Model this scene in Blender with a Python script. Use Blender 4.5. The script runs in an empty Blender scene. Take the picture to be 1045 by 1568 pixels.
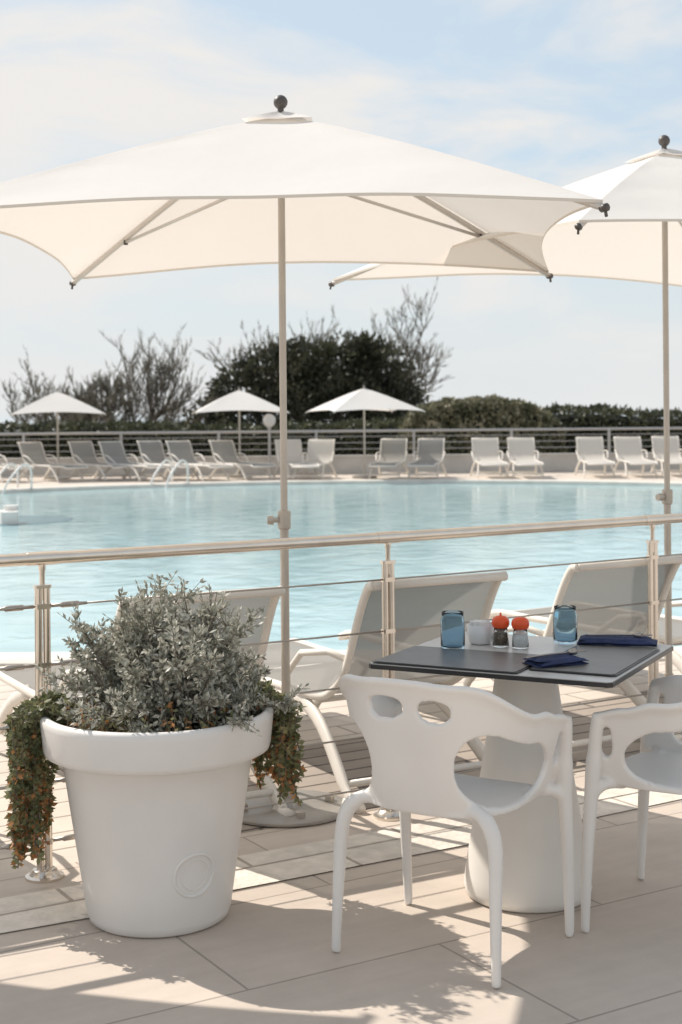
import bpy, bmesh, math, random
from mathutils import Vector, Matrix, noise
random.seed(7)
R=random
scene=bpy.context.scene
col=scene.collection

# ------------------------------------------------------------------ materials
def mat(name, color=(.8,.8,.8), rough=.5, metal=0, var=0.0, vscale=8, bump=0.0, bscale=40, col2=None, **kw):
    m=bpy.data.materials.new(name); m.use_nodes=True
    nt=m.node_tree; b=nt.nodes['Principled BSDF']
    b.inputs['Roughness'].default_value=rough; b.inputs['Metallic'].default_value=metal
    for k,v in kw.items():
        b.inputs[k.replace('_',' ')].default_value=v
    tc=nt.nodes.new('ShaderNodeTexCoord')
    n=nt.nodes.new('ShaderNodeTexNoise'); n.inputs['Scale'].default_value=vscale; n.inputs['Detail'].default_value=4
    nt.links.new(tc.outputs['Object'],n.inputs['Vector'])
    r=nt.nodes.new('ShaderNodeValToRGB')
    c2=col2 if col2 else tuple(c*(1-var) for c in color)
    r.color_ramp.elements[0].position=.38; r.color_ramp.elements[1].position=.62
    r.color_ramp.elements[0].color=(*c2,1); r.color_ramp.elements[1].color=(*color,1)
    nt.links.new(n.outputs['Fac'],r.inputs['Fac']); nt.links.new(r.outputs['Color'],b.inputs['Base Color'])
    if bump:
        n2=nt.nodes.new('ShaderNodeTexNoise'); n2.inputs['Scale'].default_value=bscale; n2.inputs['Detail'].default_value=5
        nt.links.new(tc.outputs['Object'],n2.inputs['Vector'])
        bp=nt.nodes.new('ShaderNodeBump'); bp.inputs['Strength'].default_value=bump; bp.inputs['Distance'].default_value=.01
        nt.links.new(n2.outputs['Fac'],bp.inputs['Height']); nt.links.new(bp.outputs['Normal'],b.inputs['Normal'])
    return m

def leafmat(name,c1,c2,scale,trans=.25,c3=None):
    m=bpy.data.materials.new(name); m.use_nodes=True; nt=m.node_tree; nt.nodes.clear()
    out=nt.nodes.new('ShaderNodeOutputMaterial'); mix=nt.nodes.new('ShaderNodeMixShader')
    d=nt.nodes.new('ShaderNodeBsdfPrincipled'); t=nt.nodes.new('ShaderNodeBsdfTranslucent')
    d.inputs['Roughness'].default_value=.55
    tc=nt.nodes.new('ShaderNodeTexCoord'); n=nt.nodes.new('ShaderNodeTexNoise'); n.inputs['Scale'].default_value=scale; n.inputs['Detail'].default_value=3
    r=nt.nodes.new('ShaderNodeValToRGB'); e=r.color_ramp.elements
    e[0].position=.36; e[1].position=.6; e[0].color=(*c1,1); e[1].color=(*c2,1)
    if c3:
        x=e.new(.7); x.color=(*c3,1)
    nt.links.new(tc.outputs['Object'],n.inputs['Vector']); nt.links.new(n.outputs['Fac'],r.inputs['Fac'])
    nt.links.new(r.outputs['Color'],d.inputs['Base Color']); nt.links.new(r.outputs['Color'],t.inputs['Color'])
    mix.inputs[0].default_value=trans
    nt.links.new(d.outputs[0],mix.inputs[1]); nt.links.new(t.outputs[0],mix.inputs[2]); nt.links.new(mix.outputs[0],out.inputs[0])
    return m

def fabricmat(name,c,ct,fac,see=0.0):
    m=bpy.data.materials.new(name); m.use_nodes=True; nt=m.node_tree; nt.nodes.clear()
    out=nt.nodes.new('ShaderNodeOutputMaterial'); mix=nt.nodes.new('ShaderNodeMixShader')
    d=nt.nodes.new('ShaderNodeBsdfDiffuse'); t=nt.nodes.new('ShaderNodeBsdfTranslucent')
    d.inputs['Color'].default_value=(*c,1); t.inputs['Color'].default_value=(*ct,1)
    tc=nt.nodes.new('ShaderNodeTexCoord'); n=nt.nodes.new('ShaderNodeTexNoise'); n.inputs['Scale'].default_value=3.5; n.inputs['Detail'].default_value=3
    bp=nt.nodes.new('ShaderNodeBump'); bp.inputs['Strength'].default_value=.35; bp.inputs['Distance'].default_value=.02
    nt.links.new(tc.outputs['Object'],n.inputs['Vector']); nt.links.new(n.outputs['Fac'],bp.inputs['Height'])
    nt.links.new(bp.outputs['Normal'],d.inputs['Normal']); nt.links.new(bp.outputs['Normal'],t.inputs['Normal'])
    mix.inputs[0].default_value=fac
    nt.links.new(d.outputs[0],mix.inputs[1]); nt.links.new(t.outputs[0],mix.inputs[2])
    if see>0:
        tr=nt.nodes.new('ShaderNodeBsdfTransparent'); m2=nt.nodes.new('ShaderNodeMixShader'); m2.inputs[0].default_value=see
        nt.links.new(mix.outputs[0],m2.inputs[1]); nt.links.new(tr.outputs[0],m2.inputs[2]); nt.links.new(m2.outputs[0],out.inputs[0])
    else: nt.links.new(mix.outputs[0],out.inputs[0])
    return m

def tilemat(name,c1,c2,mortar,bw,bh,rot,msize=.006,rough=.6,bump=.4,grain=True,off=.5,loc=(0,0,0)):
    m=bpy.data.materials.new(name); m.use_nodes=True; nt=m.node_tree; b=nt.nodes['Principled BSDF']
    b.inputs['Roughness'].default_value=rough
    tc=nt.nodes.new('ShaderNodeTexCoord'); mp=nt.nodes.new('ShaderNodeMapping'); mp.inputs['Rotation'].default_value=(0,0,rot)
    mp.inputs['Location'].default_value=loc
    br=nt.nodes.new('ShaderNodeTexBrick'); br.inputs['Scale'].default_value=1
    br.inputs['Brick Width'].default_value=bw; br.inputs['Row Height'].default_value=bh; br.inputs['Mortar Size'].default_value=msize
    br.inputs['Mortar Smooth'].default_value=.3; br.inputs['Bias'].default_value=0; br.offset=off
    br.inputs['Color1'].default_value=(*c1,1); br.inputs['Color2'].default_value=(*c2,1); br.inputs['Mortar'].default_value=(*mortar,1)
    nt.links.new(tc.outputs['Object'],mp.inputs['Vector']); nt.links.new(mp.outputs['Vector'],br.inputs['Vector'])
    mp2=nt.nodes.new('ShaderNodeMapping'); mp2.inputs['Scale'].default_value=(1.2,9,1) if grain else (6,6,6)
    nt.links.new(mp.outputs['Vector'],mp2.inputs['Vector'])
    n=nt.nodes.new('ShaderNodeTexNoise'); n.inputs['Scale'].default_value=2.5; n.inputs['Detail'].default_value=6
    nt.links.new(mp2.outputs['Vector'],n.inputs['Vector'])
    n3=nt.nodes.new('ShaderNodeTexNoise'); n3.inputs['Scale'].default_value=1.3; n3.inputs['Detail'].default_value=9; n3.inputs['Roughness'].default_value=.72
    nt.links.new(mp.outputs['Vector'],n3.inputs['Vector'])
    g=.28 if grain else 1
    ad=nt.nodes.new('ShaderNodeMath'); ad.operation='MULTIPLY_ADD'; ad.inputs[1].default_value=g; nt.links.new(n.outputs['Fac'],ad.inputs[0]); nt.links.new(n3.outputs['Fac'],ad.inputs[2])
    mr=nt.nodes.new('ShaderNodeMapRange'); c=.5*(1+g); mr.inputs[1].default_value=c-.25; mr.inputs[2].default_value=c+.25; mr.inputs[3].default_value=.82; mr.inputs[4].default_value=1.10
    nt.links.new(ad.outputs[0],mr.inputs[0])
    mx=nt.nodes.new('ShaderNodeMixRGB'); mx.blend_type='MULTIPLY'; mx.inputs[0].default_value=1
    nt.links.new(br.outputs['Color'],mx.inputs[1]); nt.links.new(mr.outputs[0],mx.inputs[2]); nt.links.new(mx.outputs[0],b.inputs['Base Color'])
    bp=nt.nodes.new('ShaderNodeBump'); bp.inputs['Strength'].default_value=bump; bp.inputs['Distance'].default_value=.004; bp.invert=True
    ad2=nt.nodes.new('ShaderNodeMath'); ad2.operation='MULTIPLY_ADD'; ad2.inputs[1].default_value=.2
    nt.links.new(n.outputs['Fac'],ad2.inputs[0]); nt.links.new(br.outputs['Fac'],ad2.inputs[2])
    nt.links.new(ad2.outputs[0],bp.inputs['Height']); nt.links.new(bp.outputs['Normal'],b.inputs['Normal'])
    return m

PL=math.radians(31)
M_white=mat('white_plastic',(.81,.775,.73),.40,var=.05,vscale=4,bump=.04,bscale=120)
M_pot=mat('pot_plastic',(.80,.77,.73),.46,var=.07,vscale=3,bump=.05,bscale=60)
M_tbase=mat('table_base_plastic',(.80,.76,.70),.45,var=.06,vscale=4)
M_fab=fabricmat('umbrella_fabric',(.88,.865,.84),(.83,.755,.68),.35)
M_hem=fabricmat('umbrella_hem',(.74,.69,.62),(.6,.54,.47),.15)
M_alu=mat('pole_aluminium',(.50,.45,.39),.38,metal=.5,var=.1,vscale=6)
M_rib=mat('rib_aluminium',(.66,.62,.57),.4,metal=.2,var=.05)
M_knob=mat('finial_dark',(.10,.085,.075),.45,var=.2)
M_steel=mat('stainless_steel',(.78,.71,.63),.24,metal=.92,var=.08,vscale=10)
M_cable=mat('steel_cable',(.42,.38,.34),.35,metal=.9)
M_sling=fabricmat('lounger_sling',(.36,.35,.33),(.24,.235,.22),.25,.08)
M_sling2=fabricmat('lounger_sling_sunlit',(.70,.68,.64),(.62,.59,.54),.42,.0)  # brighter copy of the sling; sun glowing through is put into its colour
M_lframe=mat('lounger_frame_paint',(.80,.745,.67),.4,var=.06)
M_black=mat('black_laminate',(.02,.02,.022),.3,var=.1)
M_top=mat('table_laminate',(.60,.58,.55),.28,var=.05,vscale=5)
M_mat=mat('placemat_grey',(.115,.112,.11),.34,var=.15,vscale=14)
M_navy=mat('navy_cloth',(.022,.038,.115),.85,var=.3,vscale=25,bump=.4,bscale=250)
M_orange=mat('orange_plastic',(.84,.10,.02),.4,var=.12,vscale=20)
M_fill_w=mat('salt',(.85,.85,.83),.8,var=.1,vscale=80)
M_fill_b=mat('pepper',(.05,.035,.025),.8,col2=(.22,.16,.1),vscale=200)
M_ceram=mat('white_ceramic',(.82,.81,.79),.25,var=.03)
M_glass=mat('blue_glass',(.54,.71,.83),.06,var=.05,Transmission_Weight=1.0,IOR=1.2)
M_clear=mat('clear_glass',(.93,.95,.95),.03,var=.02,Transmission_Weight=1.0,IOR=1.3)
M_soil=mat('soil',(.07,.045,.03),.95,var=.5,vscale=40,bump=1,bscale=60)
M_bark=mat('bark',(.20,.165,.13),.9,var=.4,vscale=6,bump=.6,bscale=15)
M_twig=mat('tamarisk_bark',(.15,.125,.10),.9,var=.3,vscale=3)
M_leafsil=leafmat('silver_leaves',(.24,.245,.195),(.52,.51,.435),55,.28,(.76,.74,.67))
M_leaftr=leafmat('sedum_leaves',(.12,.14,.06),(.27,.27,.14),22,.3,(.42,.36,.18))
M_leafdry=leafmat('dry_blooms',(.30,.13,.05),(.52,.26,.10),40,.25)
M_leafdark=leafmat('tree_leaves',(.034,.038,.023),(.092,.092,.054),1.4,.2,(.18,.165,.105))
M_leaftam=leafmat('tamarisk_leaves',(.11,.105,.08),(.21,.195,.15),1.2,.2)
M_leafhedge=leafmat('hedge_leaves',(.035,.042,.022),(.10,.105,.055),2.5,.15)
M_leafhedge2=leafmat('hedge_leaves_light',(.09,.095,.05),(.25,.235,.15),3.0,.15,(.48,.43,.32))
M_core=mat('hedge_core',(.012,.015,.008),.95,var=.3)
M_wall=mat('painted_wall',(.55,.53,.50),.7,var=.15,vscale=2)
M_fence=mat('fence_metal',(.42,.41,.40),.4,metal=.5)
M_globe=mat('lamp_globe',(.62,.62,.62),.3)
M_cop=mat('pool_coping',(.74,.69,.62),.6,var=.12,vscale=3)
M_basin=mat('pool_liner',(.40,.66,.70),.5,var=.05)
M_terr=tilemat('terrace_tiles',(.61,.52,.44),(.575,.495,.42),(.37,.31,.26),1.2,.6,-PL,loc=(.1,.28,0),msize=.0045)
M_strip=tilemat('textured_stone',(.78,.71,.62),(.70,.63,.55),(.40,.34,.285),.62,.30,-PL,msize=.008,bump=.7,grain=False)
M_deck=tilemat('pool_deck',(.67,.585,.50),(.62,.545,.465),(.31,.265,.215),1.4,.19,-PL,msize=.008,rough=.7)
M_boards=tilemat('shaded_decking_boards',(.40,.335,.28),(.35,.295,.245),(.10,.08,.065),2.4,.135,-PL,msize=.009,rough=.75,bump=.7)  # timber boards, toned darker with some of the loungers' shade in the colour

def rockbump(m):
    nt=m.node_tree; b=nt.nodes['Principled BSDF']
    tc=nt.nodes.new('ShaderNodeTexCoord'); v=nt.nodes.new('ShaderNodeTexVoronoi'); v.inputs['Scale'].default_value=45
    n=nt.nodes.new('ShaderNodeTexNoise'); n.inputs['Scale'].default_value=20; n.inputs['Detail'].default_value=6
    nt.links.new(tc.outputs['Object'],v.inputs['Vector']); nt.links.new(tc.outputs['Object'],n.inputs['Vector'])
    a=nt.nodes.new('ShaderNodeMath'); a.operation='ADD'; nt.links.new(v.outputs['Distance'],a.inputs[0]); nt.links.new(n.outputs['Fac'],a.inputs[1])
    bp=nt.nodes.new('ShaderNodeBump'); bp.inputs['Strength'].default_value=.4; bp.inputs['Distance'].default_value=.006
    nt.links.new(a.outputs[0],bp.inputs['Height'])
    old=b.inputs['Normal'].links[0].from_node
    nt.links.new(bp.outputs['Normal'],old.inputs['Normal'])
rockbump(M_strip)

def watermat():
    m=bpy.data.materials.new('pool_water'); m.use_nodes=True; nt=m.node_tree; b=nt.nodes['Principled BSDF']
    b.inputs['Roughness'].default_value=.08; b.inputs['IOR'].default_value=1.33
    tc=nt.nodes.new('ShaderNodeTexCoord'); 
    n=nt.nodes.new('ShaderNodeTexNoise'); n.inputs['Scale'].default_value=2.8; n.inputs['Detail'].default_value=7; n.inputs['Distortion'].default_value=.6
    n2=nt.nodes.new('ShaderNodeTexNoise'); n2.inputs['Scale'].default_value=.35; n2.inputs['Detail'].default_value=3
    nt.links.new(tc.outputs['Object'],n.inputs['Vector']); nt.links.new(tc.outputs['Object'],n2.inputs['Vector'])
    v=nt.nodes.new('ShaderNodeTexVoronoi'); v.feature='SMOOTH_F1'; v.inputs['Scale'].default_value=3.2
    mpv=nt.nodes.new('ShaderNodeMixRGB'); mpv.inputs[0].default_value=.25
    nt.links.new(tc.outputs['Object'],mpv.inputs[1]); nt.links.new(n.outputs['Color'],mpv.inputs[2]); nt.links.new(mpv.outputs[0],v.inputs['Vector'])
    ad=nt.nodes.new('ShaderNodeMath'); ad.operation='MULTIPLY_ADD'; ad.inputs[1].default_value=.6
    nt.links.new(n2.outputs['Fac'],ad.inputs[0]); nt.links.new(v.outputs['Distance'],ad.inputs[2])
    r=nt.nodes.new('ShaderNodeValToRGB'); e=r.color_ramp.elements
    e[0].position=.3; e[1].position=1.05; e[0].color=(.33,.51,.54,1); e[1].color=(.47,.66,.68,1)
    nt.links.new(ad.outputs[0],r.inputs['Fac']); nt.links.new(r.outputs['Color'],b.inputs['Base Color'])
    bp=nt.nodes.new('ShaderNodeBump'); bp.inputs['Strength'].default_value=.36; bp.inputs['Distance'].default_value=.035
    nt.links.new(n.outputs['Fac'],bp.inputs['Height']); nt.links.new(bp.outputs['Normal'],b.inputs['Normal'])
    return m
M_water=watermat()
M_sea=mat('sea_water',(.42,.47,.49),.35,var=.1,vscale=.02)

# ------------------------------------------------------------------ mesh builder
class MB:
    def __init__(s): s.v=[]; s.f=[]; s.m=[]
    def add(s,vs,fs,mi=0):
        o=len(s.v); s.v.extend([tuple(p) for p in vs]); s.f.extend([tuple(i+o for i in f) for f in fs]); s.m.extend([mi]*len(fs))
    def tube(s,pts,rad,n=8,mi=0,flat=1.0,cap=True):
        pts=[Vector(p) for p in pts]
        if not hasattr(rad,'__len__'): rad=[rad]*len(pts)
        vs=[];fs=[]
        t0=(pts[1]-pts[0]).normalized()
        up=Vector((0,0,1)) if abs(t0.z)<.9 else Vector((0,1,0))
        a=t0.cross(up).normalized()
        for i,p in enumerate(pts):
            if i==0: t=t0
            elif i==len(pts)-1: t=(pts[-1]-pts[-2]).normalized()
            else: t=((pts[i]-pts[i-1]).normalized()+(pts[i+1]-pts[i]).normalized()).normalized()
            a=(a-t*a.dot(t)).normalized(); b=t.cross(a)
            for k in range(n):
                an=2*math.pi*k/n
                vs.append(p+(a*math.cos(an)*flat+b*math.sin(an))*rad[i])
        for i in range(len(pts)-1):
            for k in range(n):
                k2=(k+1)%n
                fs.append((i*n+k,i*n+k2,(i+1)*n+k2,(i+1)*n+k))
        if cap:
            fs.append(tuple(reversed(range(n)))); fs.append(tuple((len(pts)-1)*n+k for k in range(n)))
        s.add(vs,fs,mi)
    def lathe(s,prof,n=32,c=(0,0,0),mi=0,sx=1,sy=1):
        vs=[];fs=[]
        for (r,z) in prof:
            for k in range(n):
                a=2*math.pi*k/n; vs.append((c[0]+r*math.cos(a)*sx,c[1]+r*math.sin(a)*sy,c[2]+z))
        for i in range(len(prof)-1):
            for k in range(n):
                k2=(k+1)%n; fs.append((i*n+k,i*n+k2,(i+1)*n+k2,(i+1)*n+k))
        fs.append(tuple(reversed(range(n)))); fs.append(tuple((len(prof)-1)*n+k for k in range(n)))
        s.add(vs,fs,mi)
    def box(s,c,d,mi=0,rot=0,bev=0):
        x,y,z=d[0]/2,d[1]/2,d[2]/2
        b=min(bev,x*.9,y*.9)
        if b>0: ring=[(x-b,-y),(x,-y+b),(x,y-b),(x-b,y),(-x+b,y),(-x,y-b),(-x,-y+b),(-x+b,-y)]
        else: ring=[(x,-y),(x,y),(-x,y),(-x,-y)]
        n=len(ring); cr,sr=math.cos(rot),math.sin(rot); vs=[]
        for zz in (-z,z):
            for (px,py) in ring: vs.append((c[0]+px*cr-py*sr,c[1]+px*sr+py*cr,c[2]+zz))
        fs=[(k,(k+1)%n,(k+1)%n+n,k+n) for k in range(n)]+[tuple(reversed(range(n))),tuple(range(n,2*n))]
        s.add(vs,fs,mi)
    def grid(s,fn,nu,nv,mi=0):
        vs=[fn(i/nu,j/nv) for i in range(nu+1) for j in range(nv+1)]
        fs=[(i*(nv+1)+j,(i+1)*(nv+1)+j,(i+1)*(nv+1)+j+1,i*(nv+1)+j+1) for i in range(nu) for j in range(nv)]
        s.add(vs,fs,mi)
    def leaf(s,p,d,L,W,mi=0):
        d=Vector(d).normalized(); q=Vector((R.uniform(-1,1),R.uniform(-1,1),R.uniform(-1,1)))
        w=d.cross(q)
        if w.length<1e-4: w=Vector((1,0,0))
        w.normalize(); p=Vector(p)
        o=len(s.v); a=p+d*L*.5
        s.v.extend([tuple(p),tuple(a+w*W*.5),tuple(p+d*L),tuple(a-w*W*.5)])
        s.f.append((o,o+1,o+2,o+3)); s.m.append(mi)
    def mesh(s,name,mats,smooth=True):
        me=bpy.data.meshes.new(name); me.from_pydata(s.v,[],s.f)
        for m in mats: me.materials.append(m)
        me.polygons.foreach_set('material_index',s.m)
        if smooth:
            me.polygons.foreach_set('use_smooth',[True]*len(me.polygons))
        me.update(); return me

def obj(name,me,parent=None,loc=None,rotz=None):
    o=bpy.data.objects.new(name,me); col.objects.link(o)
    if parent: o.parent=parent
    if loc: o.location=loc
    if rotz is not None: o.rotation_euler=(0,0,rotz)
    return o
def sharp(me,deg=35):
    bm=bmesh.new(); bm.from_mesh(me); bmesh.ops.recalc_face_normals(bm,faces=bm.faces)
    lim=math.radians(deg)
    for e in bm.edges:
        if len(e.link_faces)==2 and e.calc_face_angle(0)>lim: e.smooth=False
    bm.to_mesh(me); bm.free(); return me
def empty(name,loc=(0,0,0),rotz=0):
    o=bpy.data.objects.new(name,None); o.empty_display_size=.2; col.objects.link(o); o.location=loc; o.rotation_euler=(0,0,rotz); return o
def _b(pts,n=8):
    P=[Vector(p) for p in pts]; P=[P[0]*2-P[1]]+P+[P[-1]*2-P[-2]]; out=[]
    for i in range(1,len(P)-2):
        for k in range(n):
            t=k/n; a,b,c,d=P[i-1],P[i],P[i+1],P[i+2]
            out.append(.5*((2*b)+(c-a)*t+(2*a-5*b+4*c-d)*t*t+(3*b-a-3*c+d)*t**3))
    out.append(P[-2]); return out
def bez(pts,n=8):
    if len(pts[0])==2: 
        return [Vector((p.x,p.y)) for p in _b([(a,b,0) for a,b in pts],n)]
    return _b(pts,n)
def lerp(a,b,t): return a+(b-a)*t
def interp(x,xs,ys):
    if x<=xs[0]: return ys[0]
    for i in range(1,len(xs)):
        if x<=xs[i]:
            t=(x-xs[i-1])/(xs[i]-xs[i-1]); t=t*t*(3-2*t); return lerp(ys[i-1],ys[i],t)
    return ys[-1]

# ------------------------------------------------------------------ umbrellas
def canopy_fn(half,za,zc,sag=.085,wr=0):
    cs=[(half,-half),(half,half),(-half,half),(-half,-half)]
    def fn(k,t,s):
        c0=cs[k];c1=cs[(k+1)%4]; u=(s+1)/2
        x=lerp(c0[0],c1[0],u);y=lerp(c0[1],c1[1],u)
        w=(1-s*s)
        inn=1-sag*t*w
        te=t*inn
        z=za-(za-zc)*(te**1.13)-.018*w*math.sin(math.pi*min(t,1))
        if wr: z+=wr*w*noise.noise(Vector((x*te*1.5+k*7,y*te*1.5,k)))+wr*.5*(abs(s)**6)*(1-abs(s))*4*math.sin(t*23+k)
        return (x*te,y*te,z)
    return fn
M_base=mat('base_steel',(.40,.37,.33),.4,metal=.4,var=.1)
def build_umbrella(half,za,zc,big=True):
    fn=canopy_fn(half,za,zc,wr=.016 if big else 0)
    A=MB(); n=26 if big else 6
    for k in range(4):
        A.grid(lambda a,b,k=k:fn(k,.03+.97*a,b*2-1),n,n*2)
    H=MB()
    if big:
        for k in range(4):
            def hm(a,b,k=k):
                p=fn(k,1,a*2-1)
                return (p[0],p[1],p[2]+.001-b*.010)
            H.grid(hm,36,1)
        for k in range(4):
            f2=canopy_fn(.13,za+.022,za-.03,.05)
            A.grid(lambda a,b,k=k:f2(k,.03+.97*a,b*2-1),4,8)
    F=MB()
    for (sx,sy) in ((1,-1),(1,1),(-1,1),(-1,-1)):
        pts=[]
        for i in range(11):
            t=.02+i/10*.985; te=t
            pts.append((sx*half*te,sy*half*te,za-(za-zc)*(te**1.13)-.022))
        F.tube(pts,.012,6)
        if big:
            e=pts[-1]; F.tube([Vector(e)-Vector((sx*.010,sy*.010,0)),Vector(e)+Vector((sx*.007,sy*.007,.002))],.0125,8,mi=2)
            F.tube([e,(e[0]+sx*.004,e[1]+sy*.004,e[2]-.026)],.005,6,mi=2)
            j=Vector(pts[7])
            F.tube([(sx*.03,sy*.03,za-.22),tuple(j-Vector((0,0,.016)))],.007,6)
            F.tube([j+Vector((0,0,.006)),j-Vector((0,0,.026))],.010,8,mi=2)
    if big: F.lathe([(.03,za-.25),(.034,za-.24),(.034,za-.19),(.03,za-.18)],16)
    P=MB()
    if big:
        P.lathe([(.0165,.02),(.0165,1.09)],16); P.lathe([(.0135,1.08),(.0135,za-.02)],16)
        P.lathe([(.02,1.06),(.025,1.065),(.025,1.125),(.02,1.13)],16)
        P.tube([(0,0,1.095),(-.045,-.012,1.095)],.010,8); P.tube([(-.04,-.011,1.095),(-.062,-.016,1.095)],[.018,.016],10)
        P.lathe([(.022,.0),(.022,.28)],16,mi=0)
        P.lathe([(.012,za-.02),(.012,za+.035)],12,mi=1)
        pr=[(.004,0)]+[(.027*math.sin(a*math.pi/10),.027-.027*math.cos(a*math.pi/10)) for a in range(1,10)]+[(.004,.054)]
        P.lathe(pr,16,c=(0,0,za+.028),mi=1)
    else:
        P.lathe([(.022,.02),(.022,za+.04)],8); P.lathe([(.01,za+.03),(.03,za+.05),(.01,za+.09)],8,mi=1)
    B=MB()
    if big:
        B.lathe([(.235,.006),(.24,.010),(.24,.018),(.232,.022),(.06,.026),(.045,.05),(.03,.06)],40)
        for a in range(4):
            an=a*math.pi/2+.4; B.lathe([(.018,.022),(.018,.042),(.01,.047)],10,c=(.17*math.cos(an),.17*math.sin(an),0),mi=1)
    else: B.lathe([(.28,.0),(.28,.06),(.05,.09)],16)
    return dict(canopy=A.mesh('canopy',[M_fab]),hem=(sharp(H.mesh('hem',[M_hem])) if big else None),ribs=F.mesh('ribs',[M_rib,M_white,M_knob]),
                pole=sharp(P.mesh('pole',[M_alu,M_knob])),base=sharp(B.mesh('base',[M_base,M_alu])))
def place_umb(parts,loc,rot):
    e=empty('patio_umbrella',loc,math.radians(rot))
    for k,me in parts.items():
        if me: obj(k,me,e)
    return e
U=build_umbrella(1.075,2.61,2.12)
place_umb(U,(-.217,5.40,.0),-4)
U2=build_umbrella(1.18,2.68,2.17)
place_umb(U2,(1.50,6.62,.0),22)
place_umb(U,(-3.0,4.12,.0),-20)
US=build_umbrella(1.05,2.02,1.5,False)
place_umb(US,(-6.55,33.2,0),12)
place_umb(US,(-2.35,33.2,0),8)
place_umb(US,(.52,32.2,0),18)

# ------------------------------------------------------------------ terrace railing
RP=[(-3.3,3.52),(-2.14,4.03),(-.97,4.64),(.168,5.30),(1.30,6.02),(2.42,6.80),(3.5,7.6)]
er=empty('terrace_railing')
B=MB()
B.tube(bez([(x,y,1.035) for x,y in RP],10),.0205,14)
obj('top_rail',B.mesh('top_rail',[M_steel]),er)
B=MB()
for i,(x,y) in enumerate(RP):
    a=RP[max(0,i-1)];b=RP[min(len(RP)-1,i+1)]; an=math.atan2(b[1]-a[1],b[0]-a[0])
    dx,dy=math.cos(an),math.sin(an)
    for sg in (-1,1):
        B.tube([(x+dx*sg*.0135,y+dy*sg*.0135,.02),(x+dx*sg*.0135,y+dy*sg*.0135,.94)],.0125,12)
    B.lathe([(.009,.90),(.009,.99),(.012,1.0),(.012,1.018)],12,c=(x,y,0))
    for zz in (.12,.31,.50,.69,.88): B.box((x,y,zz),(.052,.030,.016),rot=an,bev=.005)
    B.box((x,y,.944),(.056,.03,.010),rot=an,bev=.005)
    B.tube([(x-dx*.05,y-dy*.05,1.035),(x+dx*.05,y+dy*.05,1.035)],.0225,14)
    B.lathe([(.062,0.002),(.062,.012),(.05,.016),(.04,.03),(.034,.034)],24,c=(x,y,0))
obj('posts',sharp(B.mesh('posts',[M_steel])),er)
B=MB()
for z in (.12,.31,.50,.69,.88):
    for i in range(len(RP)-1):
        a=Vector((*RP[i],z)); b=Vector((*RP[i+1],z)); d=(b-a).normalized()
        B.tube([a,b],.0035,6)
        if i in (1,2) :
            q=b if i==1 else a; s=-1 if i==1 else 1
            B.tube([q+d*s*.03,q+d*s*.06,q+d*s*.065,q+d*s*.12,q+d*s*.125,q+d*s*.15],[.006,.006,.0095,.0095,.006,.005],8)
obj('cables',B.mesh('cables',[M_cable]),er)

# ------------------------------------------------------------------ sun loungers
def build_lounger():
    prof=bez([(-.045,.845),(.0,.83),(.06,.74),(.12,.62),(.19,.49),(.30,.395),(.45,.355),(.9,.34),(1.5,.335),(1.80,.335),(1.92,.30)],5)
    A=MB()
    for s in (-1,1):
        A.tube([(s*.295,p[0],p[1]) for p in prof],.019,8,flat=.75)
        A.tube(bez([(s*.285,.62,.335),(s*.30,.38,.25),(s*.335,.12,.06),(s*.34,.05,.02)],5),[.034]*10+[.028]*6,8,flat=.55)
        A.tube([(s*.34,.10,.014),(s*.34,-.01,.014)],.022,8)
        A.tube(bez([(s*.285,1.20,.33),(s*.30,1.42,.24),(s*.325,1.62,.06),(s*.33,1.66,.02)],5),[.032]*10+[.026]*6,8,flat=.55)
        A.tube([(s*.275,.16,.53),(s*.33,.26,.56),(s*.35,.45,.53),(s*.33,.62,.42),(s*.29,.70,.345)],.014,8)
    for (y,z,r) in ((-.045,.845,.017),(1.92,.30,.017),(.42,.34,.012),(1.2,.32,.012)):
        A.tube([(-.295,y,z),(.295,y,z)],r,8)
    A.tube([(-.33,.12,.075),(.33,.12,.075)],.014,8); A.tube([(-.32,1.6,.09),(.32,1.6,.09)],.014,8)
    S=MB(); n=len(prof)-1
    def sl(a,b):
        f=(.012+a*.976)*n; i=min(int(f),n-1); p=prof[i].lerp(prof[i+1],f-i)
        x=(b*2-1)
        return (x*.285,p[0]+.012*(1-x*x)+.008,p[1]-.012*(1-x*x)+.004)
    S.grid(sl,50,8)
    return A.mesh('frame',[M_lframe]),S.mesh('sling',[M_sling]),S.mesh('sling',[M_sling2])
LF,LS,LS2=build_lounger()
def lounger(x,y,deg,light=False):
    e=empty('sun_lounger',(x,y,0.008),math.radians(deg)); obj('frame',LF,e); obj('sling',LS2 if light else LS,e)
lounger(-.50,5.10,28.4); lounger(.355,5.51,28.4); lounger(1.20,6.08,30); lounger(2.1,6.85,32); lounger(-1.5,4.62,28)
for px,yy,ang in ((45,33.0,225),(122,33.3,222),(168,32.9,222),(228,33.2,218),(272,32.9,216),(338,33.1,215),(440,33.2,196),(492,33.0,170),
               (603,33.1,172),(660,33.0,170),(742,33.1,182),(797,33.0,180),(902,33.1,178),(960,33.0,178),(1018,33.2,178),(-30,33,222),(1080,33,178)):
    lounger((px-522)*yy/2200,yy,ang+R.uniform(-2,2),px>420 and px not in (603,660))

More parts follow.
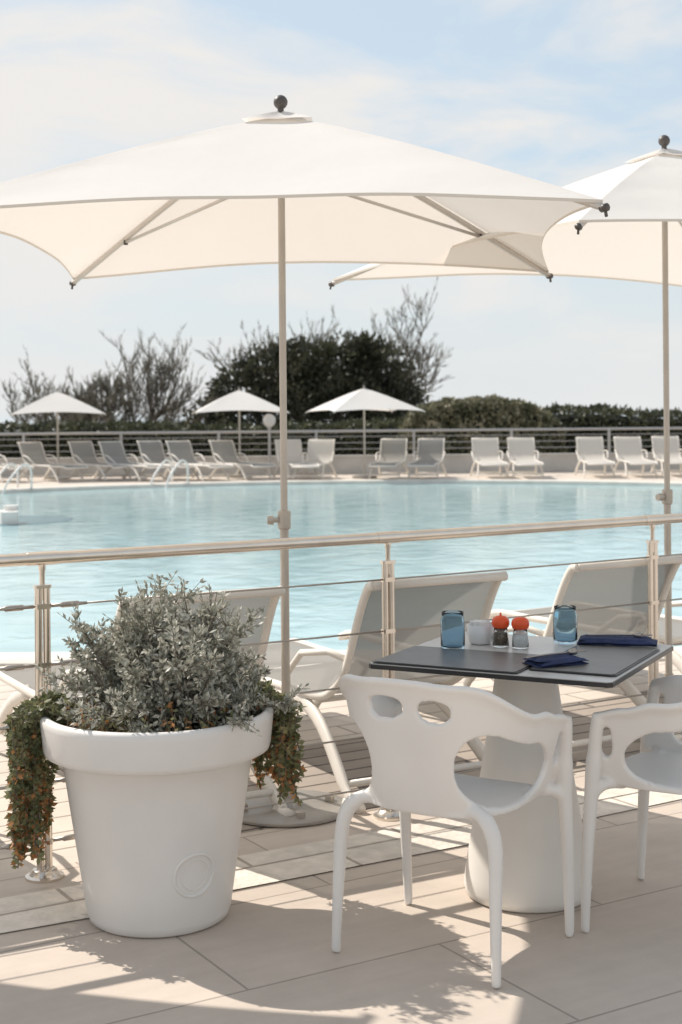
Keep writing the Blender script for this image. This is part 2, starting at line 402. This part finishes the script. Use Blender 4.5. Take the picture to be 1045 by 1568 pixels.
# ------------------------------------------------------------------ armchairs
def to_mesh(ob):
    dg=bpy.context.evaluated_depsgraph_get(); dg.update()
    me=bpy.data.meshes.new_from_object(ob.evaluated_get(dg)); return me
def build_chair():
    holes=[(s*.50,.36,.315,.33) for s in (-1,1)]+[(s*.925,.60,.035,.22) for s in (-1,1)]+[(-.065,.79,.068,.085),(.11,.79,.062,.085)]
    def plan(u,a,b,yf):
        s=1 if u>=0 else -1; w=abs(u)
        if w<.6:
            ph=w/.6*math.pi/2; return (s*a*math.sin(ph)**.85,-b*math.cos(ph)**.85)
        return (s*a, (w-.6)/.4*yf)
    def fn(u,v):
        t=plan(u,.275,.285,.18); b=plan(u,.215,.215,.19)
        zt=interp(abs(u),[0,.22,.6,.8,1],[.785,.775,.672,.65,.63]); zb=.425
        k=v**.85
        z=lerp(zb,zt,v)
        x=lerp(b[0],t[0],k); y=lerp(b[1],t[1],k)
        lip=max(0,(v-.86)/.14)**2*.012
        x+= (t[0]/ .28)*lip; y+=(-1 if abs(u)<.6 else 0)*lip
        return (x,y,z)
    nu,nv=150,44
    def inside(u,v):
        for (cu,cv,ru,rv) in holes:
            p=2.3
            f=(abs((u-cu)/ru)**p+abs((v-cv)/rv)**p)**(1/p)
            if f<1: return (cu,cv,f)
        return None
    uv=[]
    for i in range(nu+1):
        for j in range(nv+1): uv.append([i/nu*2-1,j/nv])
    faces=[]
    for i in range(nu):
        for j in range(nv):
            cu=(i+.5)/nu*2-1; cv=(j+.5)/nv
            if not inside(cu,cv): faces.append((i*(nv+1)+j,(i+1)*(nv+1)+j,(i+1)*(nv+1)+j+1,i*(nv+1)+j+1))
    used=set(k for f in faces for k in f)
    for k in used:
        h=inside(*uv[k])
        if h and h[2]>.05:
            uv[k]=[h[0]+(uv[k][0]-h[0])/h[2],h[1]+(uv[k][1]-h[1])/h[2]]
    S=MB(); S.add([fn(u,v) for u,v in uv],faces)
    def seat(a,b):
        ph=b*2*math.pi; r=a
        cx=.225*abs(math.cos(ph))**.75*(1 if math.cos(ph)>0 else -1); cy=.225*abs(math.sin(ph))**.75*(1 if math.sin(ph)>0 else -1)
        x=cx*r; y=cy*r
        z=.425-.018*(1-r**2.5)-max(0,(y-.12))**2*2.0
        return (x,y+.005,z)
    S.grid(seat,14,56)
    o=obj('tmp',S.mesh('tmp',[M_white]))
    bm=bmesh.new(); bm.from_mesh(o.data); bmesh.ops.remove_doubles(bm,verts=bm.verts,dist=.0006); bm.to_mesh(o.data); bm.free()
    md=o.modifiers.new('s','SOLIDIFY'); md.thickness=.019; md.offset=0
    me=to_mesh(o); bpy.data.objects.remove(o)
    T=MB(); T.add([v.co for v in me.vertices],[tuple(p.vertices) for p in me.polygons])
    for s in (-1,1):
        p=_b([(s*.245,-.225,0),(s*.24,-.215,.2),(s*.232,-.20,.36),(s*.19,-.185,.425),(s*.12,-.165,.43),(s*.05,-.12,.425)],6)
        T.tube(p,[lerp(.0135,.0225,min(1,i/14)) if i<18 else .019 for i in range(len(p))],12)
        p=_b([(s*.262,.215,0),(s*.264,.205,.22),(s*.262,.19,.42),(s*.272,.175,.56),(s*.277,.165,.62)],6)
        T.tube(p,[lerp(.0135,.0235,min(1,i/14)) if i<16 else .020 for i in range(len(p))],12)
        T.tube(_b([(s*.262,.19,.40),(s*.235,.16,.425),(s*.18,.12,.42)],5),.018,10)
        p=[Vector(fn(s*w,.985)) for w in [x/30 for x in range(0,31)]]
        T.tube(p,.0115,8)
    o=obj('tmp',T.mesh('tmp',[M_white]))
    md=o.modifiers.new('r','REMESH'); md.mode='VOXEL'; md.voxel_size=.0052; md.use_smooth_shade=True
    md=o.modifiers.new('sm','SMOOTH'); md.factor=.6; md.iterations=7
    me=to_mesh(o); bpy.data.objects.remove(o)
    me.name='seat_shell_and_legs'
    me.polygons.foreach_set('use_smooth',[True]*len(me.polygons))
    if not me.materials: me.materials.append(M_white)
    return me
CH=build_chair()
def chair(x,y,deg):
    o=obj('garden_armchair',CH,None,(x,y,.005),math.radians(deg)); return o
chair(.30,4.035,-32)
chair(1.0,4.235,61)

# ------------------------------------------------------------------ table
et=empty('dining_table',(.565,4.445,0.005),math.radians(-27))
B=MB(); B.box((0,0,.7315),(.75,.70,.013),mi=0,bev=.012); B.box((0,0,.7392),(.744,.694,.0026),mi=1,bev=.012)
obj('tabletop',sharp(B.mesh('tabletop',[M_black,M_top])),et)
B=MB(); B.lathe([(.18,0),(.192,.008),(.197,.03),(.193,.07),(.175,.18),(.152,.32),(.128,.46),(.106,.60),(.092,.70),(.09,.71),(.13,.718),(.13,.7245)],48)
obj('pedestal',sharp(B.mesh('pedestal',[M_tbase]),50),et)
def tloc(x,y):
    c,s=math.cos(math.radians(-27)),math.sin(math.radians(-27)); return (.565+x*c-y*s,4.445+x*s+y*c)
TZ=.7465
for (x,y,w,d) in ((-.135,-.185,.46,.32),(.232,-.02,.26,.50)):
    B=MB(); B.box((0,0,.002),(w,d,.003),bev=.01); B.box((0,0,.0045),(w-.012,d-.012,.002),mi=1,bev=.01)
    px,py=tloc(x,y); obj('placemat',sharp(B.mesh('placemat',[M_black,M_mat])),None,(px,py,TZ),math.radians(-27))
def tumbler():
    B=MB()
    B.lathe([(.030,0),(.036,.003),(.0385,.012),(.0385,.088),(.036,.098),(.034,.104),(.0355,.118),(.0335,.118),(.032,.104),(.0345,.094),(.0355,.086),(.0355,.014),(.03,.009)],32)
    return B.mesh('drinking_glass',[M_glass])
TG=tumbler()
obj('drinking_glass',TG,None,(.347,4.54,TZ)); obj('drinking_glass',TG,None,(.712,4.60,TZ+.006))
def shaker(name,x,y,fm):
    e=empty(name,(x,y,TZ))
    B=MB(); B.lathe([(.024,0),(.0265,.003),(.0265,.03),(.023,.05),(.0205,.064),(.019,.064),(.021,.05),(.0245,.03),(.0245,.006),(.02,.004)],24); obj('glass_body',B.mesh('glass_body',[M_clear]),e)
    B=MB(); B.lathe([(.018,.0065),(.0238,.0075),(.0238,.03),(.0215,.044)],20); obj('filling',B.mesh('filling',[fm]),e)
    B=MB(); B.lathe([(.021,.060),(.0255,.063),(.0285,.073),(.0285,.080),(.025,.090),(.016,.097),(.004,.099)],24); 
    if name=='pepper_shaker': B.lathe([(.004,.098),(.003,.108)],8)
    obj('lid',sharp(B.mesh('lid',[M_orange]),40),e)
shaker('pepper_shaker',.503,4.58,M_fill_b); shaker('salt_shaker',.562,4.55,M_fill_w)
B=MB(); B.lathe([(.03,0),(.036,.004),(.042,.03),(.045,.062),(.042,.062),(.039,.03),(.032,.01)],28)
e=empty('sugar_bowl',(.445,4.645,TZ)); obj('bowl',B.mesh('bowl',[M_ceram]),e)
B=MB()
for i in range(7): B.box((R.uniform(-.015,.015),-.022+i*.0075,.045),(.045,.004,.055),rot=R.uniform(-.2,.2))
obj('sugar_sachets',B.mesh('sugar_sachets',[M_ceram],False),e)
def napkin(x,y,deg,L,W):
    e=empty('folded_napkin',(x,y,TZ+.0062),math.radians(deg)); B=MB()
    for l,(dx,dy,sc) in enumerate(((0,0,1),(.004,-.003,.97),(-.006,.004,.9))):
        def f(a,b,l=l,dx=dx,dy=dy,sc=sc):
            xx=(a-.5)*L*sc+dx; yy=(b-.5)*W*sc+dy
            ed=min(a,1-a,b,1-b)
            zz=.002+l*.006+.006*min(1,ed*12)+.004*noise.noise(Vector((xx*22+l*3,yy*22,x*9)))
            return (xx,yy,zz)
        B.grid(f,24,12)
        B.grid(lambda a,b,f=f:(f(a,b)[0],f(a,b)[1],f(a,b)[2]-.005*min(1,min(a,1-a,b,1-b)*20+.2)),24,12)
    obj('cloth',B.mesh('cloth',[M_navy]),e)
    C=MB(); C.tube(bez([(-.10,.0,.024),(-.02,.01,.026),(.05,.005,.028)],4),[.003]*9,6); C.tube([(.05,.005,.028),(.06,.005,.028),(.075,.005,.029)],[.004,.010,.010],8,flat=1)
    for k in range(4): C.tube([(.072,-.003+k*.0055,.029),(.11,-.003+k*.0055,.028)],.0014,5)
    obj('fork',C.mesh('fork',[M_cable]),e)
napkin(.625,4.235,25,.17,.10); napkin(.875,4.585,-14,.25,.10)

# ------------------------------------------------------------------ flower pot + plants
PX,PY=-.555,4.285
ep=empty('flower_pot',(PX,PY,.005))
B=MB()
prof=[(.175,0),(.196,.001),(.206,.008),(.214,.03),(.230,.14),(.25,.27),(.268,.39),(.283,.487),(.287,.492),(.322,.494),(.333,.500),(.337,.515),(.345,.590),(.346,.604),(.341,.613),(.331,.616),(.320,.612),(.315,.60),(.312,.56)]
B.lathe(prof,72)
obj('body',B.mesh('body',[M_pot]),ep)
def potR(z): 
    for i in range(1,len(prof)):
        if prof[i][1]>=z: 
            a,b=prof[i-1],prof[i]; return lerp(a[0],b[0],(z-a[1])/(b[1]-a[1]))
ph0=math.radians(-90+33)
for rr,th in ((.062,.0055),(.043,.002)):
    B=MB(); pts=[]
    for k in range(41):
        a=k/40*2*math.pi; z=.18+rr*math.sin(a); r=potR(z)+.0003; ph=ph0+rr*math.cos(a)/.235
        pts.append((r*math.cos(ph),r*math.sin(ph),z))
    B.tube(pts,th,8,cap=False); obj('embossed_ring',B.mesh('embossed_ring',[M_pot]),ep)
B=MB()
def soil(a,b):
    ph=b*2*math.pi; r=a*.315; x=r*math.cos(ph); y=r*math.sin(ph); return (x,y,.572+.015*noise.noise(Vector((x*14,y*14,0)))+.02*(1-a))
B.grid(soil,14,40); obj('soil',B.mesh('soil',[M_soil]),ep)

def rv(): 
    while 1:
        v=Vector((R.uniform(-1,1),R.uniform(-1,1),R.uniform(-1,1)))
        if .01<v.length<1: return v
def shrub():
    B=MB(); c=Vector((.0,.02,.60))
    def leaves_on(p0,p1,n,L=.0225):
        for i in range(n):
            t=R.random(); p=p0.lerp(p1,t); d=(p1-p0).normalized()*.6+rv().normalized()
            B.leaf(p,d,R.uniform(.7,1.35)*L,R.uniform(.36,.54)*L,1)
    for i in range(128):
        th=R.uniform(0,2*math.pi); el=math.asin(R.uniform(.03,1))
        ln=R.uniform(.22,.385)*(.88+.30*math.sin(el))
        if R.random()<.14: ln*=1.12
        d=Vector((math.cos(th)*math.cos(el)*.74,math.sin(th)*math.cos(el)*.72,math.sin(el)))
        p=c+Vector((R.uniform(-.09,.09),R.uniform(-.09,.09),-.02)); pts=[p.copy()]
        nst=7
        for k in range(nst):
            d=(d+rv()*.20+Vector((0,0,.06))).normalized(); p=p+d*ln/nst; pts.append(p.copy())
        B.tube(pts,[lerp(.004,.0012,k/nst) for k in range(nst+1)],4)
        for k in range(1,nst):
            leaves_on(pts[k],pts[k+1],6 if k<3 else 9)
            if k>=2:
                for q in range(4):
                    dd=(d*.5+rv().normalized()*.9+Vector((0,0,.25))).normalized(); e=pts[k]+dd*R.uniform(.03,.085)
                    B.tube([pts[k],e],[.0014,.0008],3); leaves_on(pts[k],e,9)
                    B.leaf(e,dd,.02,.008,1)
    return B.mesh('potted_shrub',[M_bark,M_leafsil],False)
obj('potted_shrub',shrub(),None,(PX+.02,PY,.0))
def trailing(n,az0,az1,drop,spread,seed,orange=.35):
    R.seed(seed); B=MB()
    for i in range(n):
        az=math.radians(R.uniform(az0,az1)); r0=R.uniform(.25,.31)
        p=Vector((math.cos(az)*r0,math.sin(az)*r0,.60)); pts=[p.copy()]
        out=Vector((math.cos(az),math.sin(az),0)); rr=R.uniform(.35,.35+spread); L=drop*R.random()**.6
        pts.append(Vector((math.cos(az)*.335,math.sin(az)*.335,.635+R.uniform(0,.03))))
        pts.append(out*(rr+.005)+Vector((0,0,.60+R.uniform(-.02,.03))))
        k=max(2,int(L/.035)); az2=az
        for j in range(k):
            az2+=R.uniform(-.04,.04)
            pts.append(Vector((math.cos(az2)*rr,math.sin(az2)*rr,.59-(j+1)*L/k))+rv()*.014)
        B.tube(pts,.0018,4)
        for j in range(len(pts)-1):
            for q in range(15):
                a=pts[j].lerp(pts[j+1],R.random()); dd=(rv().normalized()+Vector((0,0,-.1)))
                f=j/len(pts)
                mi=2 if R.random()<orange*f*f else 1
                B.leaf(a,dd,R.uniform(.016,.030),R.uniform(.010,.017),mi)
    return B.mesh('trailing_plant',[M_bark,M_leaftr,M_leafdry],False)
obj('trailing_plant',trailing(44,160,200,.41,.075,3,.65),None,(PX,PY,0))
obj('trailing_plant',trailing(46,2,54,.28,.07,4,.6),None,(PX,PY,0))
R.seed(11); B=MB()
for i in range(170):
    a=R.uniform(0,6.28); r=R.uniform(.10,.31)*1.0; p=Vector((r*math.cos(a),r*math.sin(a),.575))
    h=R.uniform(.03,.10); e=p+Vector((R.uniform(-.03,.03),R.uniform(-.03,.03),h)); B.tube([p,e],.0012,3)
    for q in range(9): B.leaf(p.lerp(e,R.random()),rv(),R.uniform(.014,.026),.010,2 if R.random()<.3 else 1)
obj('ground_cover_plant',B.mesh('ground_cover_plant',[M_bark,M_leaftr,M_leafdry],False),None,(PX,PY,0))

# ------------------------------------------------------------------ ground, terrace, pool
PCX,PCY=.2,19.8
N=160
def pool_pt(k,off=0):
    a=2*math.pi*k/N; x=math.cos(a);y=math.sin(a)
    if y>=0: return (PCX+(10.8+off)*x,PCY+(11.0+off)*y)
    p=3.2; q=(abs(x)**p+abs(y)**p)**(1/p)
    w=min(1,abs(y)*3); q=lerp(1,q,w)
    return (PCX+(10.8+off)*x/q,PCY+(10.95+off)*y/q)
B=MB(); vs=[];fs=[]
def outer(k):
    a=2*math.pi*k/N; x=math.cos(a);y=math.sin(a); m=max(abs(x)/70,abs(y)/(26 if y>0 else 60)); return (PCX+x/m,PCY+y/m)
for k in range(N): x,y=pool_pt(k,.30); vs.append((x,y,0))
for k in range(N): x,y=outer(k); vs.append((x,y,0))
fs=[(k,k+N,(k+1)%N+N,(k+1)%N) for k in range(N)]
B.add(vs,fs); o=obj('ground',B.mesh('ground',[M_deck],False))
B=MB(); vs=[]
for (off,z) in ((.32,-.02),(.32,.018),(.29,.028),(-.02,.028),(-.04,.015),(-.04,-.06)):
    for k in range(N): x,y=pool_pt(k,off); vs.append((x,y,z))
fs=[(j*N+k,j*N+(k+1)%N,(j+1)*N+(k+1)%N,(j+1)*N+k) for j in range(5) for k in range(N)]
B.add(vs,fs)
es=empty('swimming_pool'); obj('coping',sharp(B.mesh('coping',[M_cop])),es)
B=MB(); vs=[(*pool_pt(k,-.035),-.045) for k in range(N)]; vs+= [(*pool_pt(k,-.035),-1.4) for k in range(N)]
B.add(vs,[(k,(k+1)%N,(k+1)%N+N,k+N) for k in range(N)]+[tuple(range(N,2*N))]); obj('basin',B.mesh('basin',[M_basin],False),es)
B=MB(); B.add([(*pool_pt(k,-.036),-.05) for k in range(N)],[tuple(range(N))]); obj('water',B.mesh('water',[M_water],False),es)

def offs(d):
    out=[]
    for i,(x,y) in enumerate(RP):
        a=RP[max(0,i-1)];b=RP[min(len(RP)-1,i+1)]; t=Vector((b[0]-a[0],b[1]-a[1])).normalized(); out.append((x+t.y*d,y-t.x*d))
    t=Vector((RP[0][0]-RP[1][0],RP[0][1]-RP[1][1])).normalized(); out=[(out[0][0]+t.x*15,out[0][1]+t.y*15)]+out
    t=Vector((RP[-1][0]-RP[-2][0],RP[-1][1]-RP[-2][1])).normalized(); out=out+[(out[-1][0]+t.x*15,out[-1][1]+t.y*15)]
    return out
a=offs(-.10); b=offs(8)
B=MB(); n=len(a); B.add([(*p,.004) for p in a]+[(*p,.004) for p in b],[(i,i+n,i+1+n,i+1) for i in range(n-1)])
obj('terrace_floor',B.mesh('terrace_floor',[M_terr],False))
a=offs(.14); b=offs(.44)
B=MB(); B.add([(*p,.008) for p in a]+[(*p,.008) for p in b],[(i,i+n,i+1+n,i+1) for i in range(n-1)])
obj('paving_strip',B.mesh('paving_strip',[M_strip],False))
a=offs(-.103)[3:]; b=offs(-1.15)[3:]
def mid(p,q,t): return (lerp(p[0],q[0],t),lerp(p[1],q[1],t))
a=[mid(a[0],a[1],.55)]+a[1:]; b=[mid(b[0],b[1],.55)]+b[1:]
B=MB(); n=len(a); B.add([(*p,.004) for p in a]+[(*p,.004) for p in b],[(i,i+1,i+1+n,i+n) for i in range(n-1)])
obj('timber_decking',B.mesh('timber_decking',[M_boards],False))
B=MB(); B.add([(-9000,-9000,-5),(9000,-9000,-5),(9000,9000,-5),(-9000,9000,-5)],[(0,1,2,3)]); obj('sea',B.mesh('sea',[M_sea],False))

def handrail(x,y,rot):
    B=MB()
    for s in (-.22,.22):
        B.tube(bez([(s,.32,0),(s,.31,.38),(s,.20,.50),(s,.05,.46),(s,-.25,.18),(s,-.40,-.10)],6),.022,8)
    obj('pool_handrail',B.mesh('pool_handrail',[M_white]),None,(x,y,0),math.radians(rot))
handrail(-3.6,30.1,-35); handrail(-6.55,28.5,-40)
# round submerged whirlpool step with its white filter block
eo=empty('pool_step',(-4.95,21.0,-.05))
B=MB(); B.lathe([(1.0,-1.2),(1.0,.004),(.98,.006),(.86,.006),(.84,.005),(.4,.005),(.01,.005)],40); obj('step',B.mesh('step',[mat('step_tiles',(.12,.24,.27),.25,var=.25,vscale=5)]),eo)
B=MB(); B.box((.22,-.6,.09),(.24,.50,.18),bev=.04,rot=.3); B.box((.22,-.45,.215),(.20,.22,.07),bev=.04,rot=.3); obj('filter_block',sharp(B.mesh('filter_block',[M_white])),eo)

# ------------------------------------------------------------------ far wall, fence, hedge
B=MB(); B.box((0,34.6,.21),(60,.22,.42)); B.box((0,34.6,.435),(60,.30,.03)); obj('low_wall',B.mesh('low_wall',[M_wall],False))
B=MB(); 
B.tube([(-30,34.6,1.03),(30,34.6,1.03)],.03,8)
for z in (.60,.75,.90): B.tube([(-30,34.6,z),(30,34.6,z)],.010,6)
x=-28.8
while x<30: B.box((x,34.6,.74),(.06,.06,.58)); x+=2.35
obj('perimeter_fence',B.mesh('perimeter_fence',[M_fence],False))

def hedge(x0,x1,y0,y1,hf,n,mat_,seed,sz=.1):
    R.seed(seed); B=MB(); 
    k=int((x1-x0)/.6)
    def core(a,b):
        x=lerp(x0,x1,a); h=hf(x)-.12
        pr=[(y0+.12,0),(y0+.12,h-.12),(y0+.3,h),(y1-.3,h),(y1-.12,h-.15),(y1-.12,0)]; f=b*5; i=min(4,int(f)); t=f-i
        return (x,lerp(pr[i][0],pr[i+1][0],t),lerp(pr[i][1],pr[i+1][1],t))
    B.grid(core,k,5,0)
    for i in range(n):
        x=R.uniform(x0,x1); h=hf(x); bumpy=.10*noise.noise(Vector((x*1.7,seed,0)))+.05*noise.noise(Vector((x*5,seed,3)))
        if R.random()<.55: p=Vector((x,y0+R.uniform(-.05,.14)+.08*noise.noise(Vector((x*3,seed,5))),R.uniform(.1,h-.02)))
        else: p=Vector((x,R.uniform(y0,y1),h+bumpy+R.uniform(-.12,.03)))
        B.leaf(p,rv()+Vector((0,-.2,.5)),R.uniform(.6,1.4)*sz,R.uniform(.4,.8)*sz,1)
    return B.mesh('hedge',[M_core,mat_],False)
obj('hedge',hedge(-22,2.2,36.2,37.6,lambda x:1.16+.05*math.sin(x*.7),15000,M_leafhedge,21,.13))
obj('hedge',hedge(4.6,22,36.2,37.8,lambda x:1.44+.08*math.sin(x*1.3),12000,M_leafhedge,22,.13))
obj('hedge',hedge(1.4,5.6,35.9,37.9,lambda x:.75+.98*max(0,1-abs((x-3.5)/2.1)**3.0)**.6 ,10000,M_leafhedge2,23,.12))
el=empty('globe_lamp',(-1.70,34.0,0)); B=MB(); B.lathe([(.09,0),(.09,.02),(.035,.05),(.03,1.10),(.06,1.13),(.06,1.17)],16)
obj('post',sharp(B.mesh('post',[M_fence])),el)
B=MB(); B.lathe([(.02,0)]+[(.155*math.sin(a*math.pi/14),.155-.155*math.cos(a*math.pi/14)) for a in range(1,14)]+[(.02,.31)],24,c=(0,0,1.15)); obj('globe',B.mesh('globe',[M_globe]),el)

# ------------------------------------------------------------------ trees
def tamarisk(seed,trunks,spread,H,lean=0.0,sub=(5,4,4,3),l0=.30):
    R.seed(seed); B=MB()
    def br(p,d,L,r,dep):
        pts=[p.copy()]; n=4; up=.02 if dep<2 else .14
        for k in range(n):
            d=(d+rv()*.26+Vector((lean,0,up))).normalized(); p=p+d*L/n; pts.append(p.copy())
        B.tube(pts,[lerp(r,r*.55,k/n) for k in range(n+1)],5 if dep<2 else 3,cap=False)
        if dep>=3:
            for k in range(n):
                for q in range(1 if dep==3 else 3):
                    a=pts[k].lerp(pts[k+1],R.random())
                    B.leaf(a,d+rv()*.6+Vector((0,0,.3)),R.uniform(.12,.28),R.uniform(.012,.024),1)
        if dep<4:
            for q in range(sub[dep]):
                k=R.randint(1,n) if dep else R.randint(2,n); dd=(d+rv().normalized()*.85).normalized()
                if dd.z<-.1: dd.z*=-.3
                br(pts[k],dd,L*R.uniform(.58,.86),r*.55,dep+1)
    for i in range(trunks):
        f=(i+.5)/trunks*2-1+R.uniform(-.1,.1)
        d=Vector((f*spread,R.uniform(-.4,.4),1)).normalized()
        br(Vector((f*.25,R.uniform(-.2,.2),0)),d,H*l0*R.uniform(.75,1.15)*(1+.25*abs(f)),.085,0)
    return B.mesh('tamarisk_tree',[M_twig,M_leaftam],False)
obj('tamarisk_tree',tamarisk(31,6,1.3,4.1,.01,(4,4,4,3)),None,(-6.55,40.2,0))
obj('tamarisk_tree',tamarisk(35,4,.35,4.55,.01,(4,4,4,3)),None,(-.95,42,0)); 
obj('tamarisk_tree',tamarisk(38,3,.4,4.6,.02,(4,4,4,3)),None,(1.45,41.7,0))
def evergreen():
    R.seed(50); B=MB()
    cl=[(-3.2,.5,1.6,.62),(-2.6,.2,2.1,.80),(-1.8,-.1,2.5,.9),(-1.0,.2,2.6,.9),(-.2,-.1,2.75,.92),(.5,.3,2.75,.9),(1.2,.0,2.65,.9),(1.8,.2,1.8,.8),
        (-2.2,-.4,1.4,.95),(-1.0,-.5,1.6,1.05),(.2,-.5,1.5,1.05),(1.3,-.4,1.4,.95),(-3.6,.2,1.1,.6),(.95,-.2,3.1,.5),(-1.3,.1,3.1,.45)]
    for (x,y,z,r) in cl:
        c=Vector((x,y,z)); b0=Vector((x*.25+.2,0,0)); m=b0.lerp(c,.5)+rv()*.2
        B.tube([b0,m,c],[.13,.08,.03],6)
        for q in range(5): B.tube([m,c+rv()*r*.9],[.035,.01],4)
        for q in range(14):
            v=(rv().normalized()+Vector((0,0,.6))).normalized(); e0=c+v*r*.7; e1=c+v*r*R.uniform(1.05,1.35)
            B.tube([e0,e1],[.012,.004],3)
            for w in range(9): B.leaf(e0.lerp(e1,R.random()),v+rv(),R.uniform(.08,.15),.06,1)
        for i in range(int(3000*r*r)):
            v=rv().normalized(); nn=noise.noise(v*2.3+c)*.5+noise.noise(v*6+c)*.3
            rr=r*(1+nn)*R.uniform(.3,1.0)**.5
            if noise.noise((c+v*rr)*2.6)<-.25: continue
            p=c+Vector((v.x*rr*1.1,v.y*rr,v.z*rr*.9))
            if p.z<.3: continue
            B.leaf(p,v+rv()*.9+Vector((0,0,.3)),R.uniform(.09,.18),R.uniform(.06,.11),1)
    return B.mesh('evergreen_tree',[M_bark,M_leafdark],False)
obj('evergreen_tree',evergreen(),None,(-.2,40.3,0))

# ------------------------------------------------------------------ light, sky, camera
travel=Vector((.8,-.58,-1)).normalized()
sd=bpy.data.lights.new('sun','SUN'); sd.energy=5.0; sd.angle=math.radians(.5); sd.color=(1,.935,.85)
so=bpy.data.objects.new('sun',sd); col.objects.link(so); so.rotation_euler=travel.to_track_quat('-Z','Y').to_euler(); so.location=(-8,8,12)
w=bpy.data.worlds.new('World'); scene.world=w; w.use_nodes=True; nt=w.node_tree; nt.nodes.clear()
out=nt.nodes.new('ShaderNodeOutputWorld'); bg=nt.nodes.new('ShaderNodeBackground'); bg.inputs['Strength'].default_value=.126
sky=nt.nodes.new('ShaderNodeTexSky'); sky.sky_type='NISHITA'; sky.sun_disc=False
sky.sun_elevation=math.radians(45); sky.sun_rotation=math.radians(-54); sky.air_density=1.0; sky.dust_density=1.0
tc=nt.nodes.new('ShaderNodeTexCoord'); mp=nt.nodes.new('ShaderNodeMapping'); mp.inputs['Scale'].default_value=(1,1,2.8); mp.inputs['Location'].default_value=(.3,.1,.15)
n=nt.nodes.new('ShaderNodeTexNoise'); n.inputs['Scale'].default_value=4.6; n.inputs['Detail'].default_value=9; n.inputs['Roughness'].default_value=.56; n.inputs['Distortion'].default_value=.4
nt.links.new(tc.outputs['Generated'],mp.inputs['Vector']); nt.links.new(mp.outputs['Vector'],n.inputs['Vector'])
r=nt.nodes.new('ShaderNodeValToRGB'); r.color_ramp.elements[0].position=.42; r.color_ramp.elements[1].position=.60
r.color_ramp.elements[0].color=(0.0,.0,.0,1); r.color_ramp.elements[1].color=(.97,.97,.97,1)
nt.links.new(n.outputs['Fac'],r.inputs['Fac'])
sep=nt.nodes.new('ShaderNodeSeparateXYZ'); nt.links.new(tc.outputs['Generated'],sep.inputs[0])
cl=nt.nodes.new('ShaderNodeMapRange'); cl.inputs[1].default_value=.30; cl.inputs[2].default_value=.75; cl.inputs[3].default_value=1.0; cl.inputs[4].default_value=.52
nt.links.new(sep.outputs['Z'],cl.inputs[0])
hf=nt.nodes.new('ShaderNodeMath'); hf.operation='MULTIPLY'; hf.inputs[1].default_value=.72; nt.links.new(cl.outputs[0],hf.inputs[0])
hz=nt.nodes.new('ShaderNodeMixRGB'); hz.inputs[2].default_value=(5.5,6.4,7.05,1); nt.links.new(hf.outputs[0],hz.inputs[0])
nt.links.new(sky.outputs['Color'],hz.inputs[1])
cf=nt.nodes.new('ShaderNodeMath'); cf.operation='MULTIPLY'; nt.links.new(r.outputs['Color'],cf.inputs[0]); nt.links.new(cl.outputs[0],cf.inputs[1])
mx=nt.nodes.new('ShaderNodeMixRGB'); mx.inputs[2].default_value=(6.95,6.75,6.5,1)
nt.links.new(cf.outputs[0],mx.inputs[0]); nt.links.new(hz.outputs['Color'],mx.inputs[1])
lo=nt.nodes.new('ShaderNodeMapRange'); lo.inputs[1].default_value=.0; lo.inputs[2].default_value=.16; lo.inputs[3].default_value=.8; lo.inputs[4].default_value=.0; lo.interpolation_type='SMOOTHSTEP'
nt.links.new(sep.outputs['Z'],lo.inputs[0])
m3=nt.nodes.new('ShaderNodeMixRGB'); m3.inputs[2].default_value=(6.3,6.45,6.5,1); nt.links.new(lo.outputs[0],m3.inputs[0]); nt.links.new(mx.outputs[0],m3.inputs[1])
nt.links.new(m3.outputs[0],bg.inputs['Color']); nt.links.new(bg.outputs[0],out.inputs[0])

cd=bpy.data.cameras.new('camera'); cam=bpy.data.objects.new('camera',cd); col.objects.link(cam)
cam.location=(0,0,1.5); cam.rotation_euler=(math.radians(90),math.radians(.5),0)
cd.sensor_fit='VERTICAL'; cd.sensor_height=36; cd.sensor_width=24; cd.lens=50.5; cd.shift_y=-.098
cd.clip_start=.1; cd.clip_end=20000
cd.dof.use_dof=True; cd.dof.focus_distance=4.2; cd.dof.aperture_fstop=5.6
scene.camera=cam
scene.view_settings.view_transform='Standard'; scene.view_settings.look='None'; scene.view_settings.exposure=0
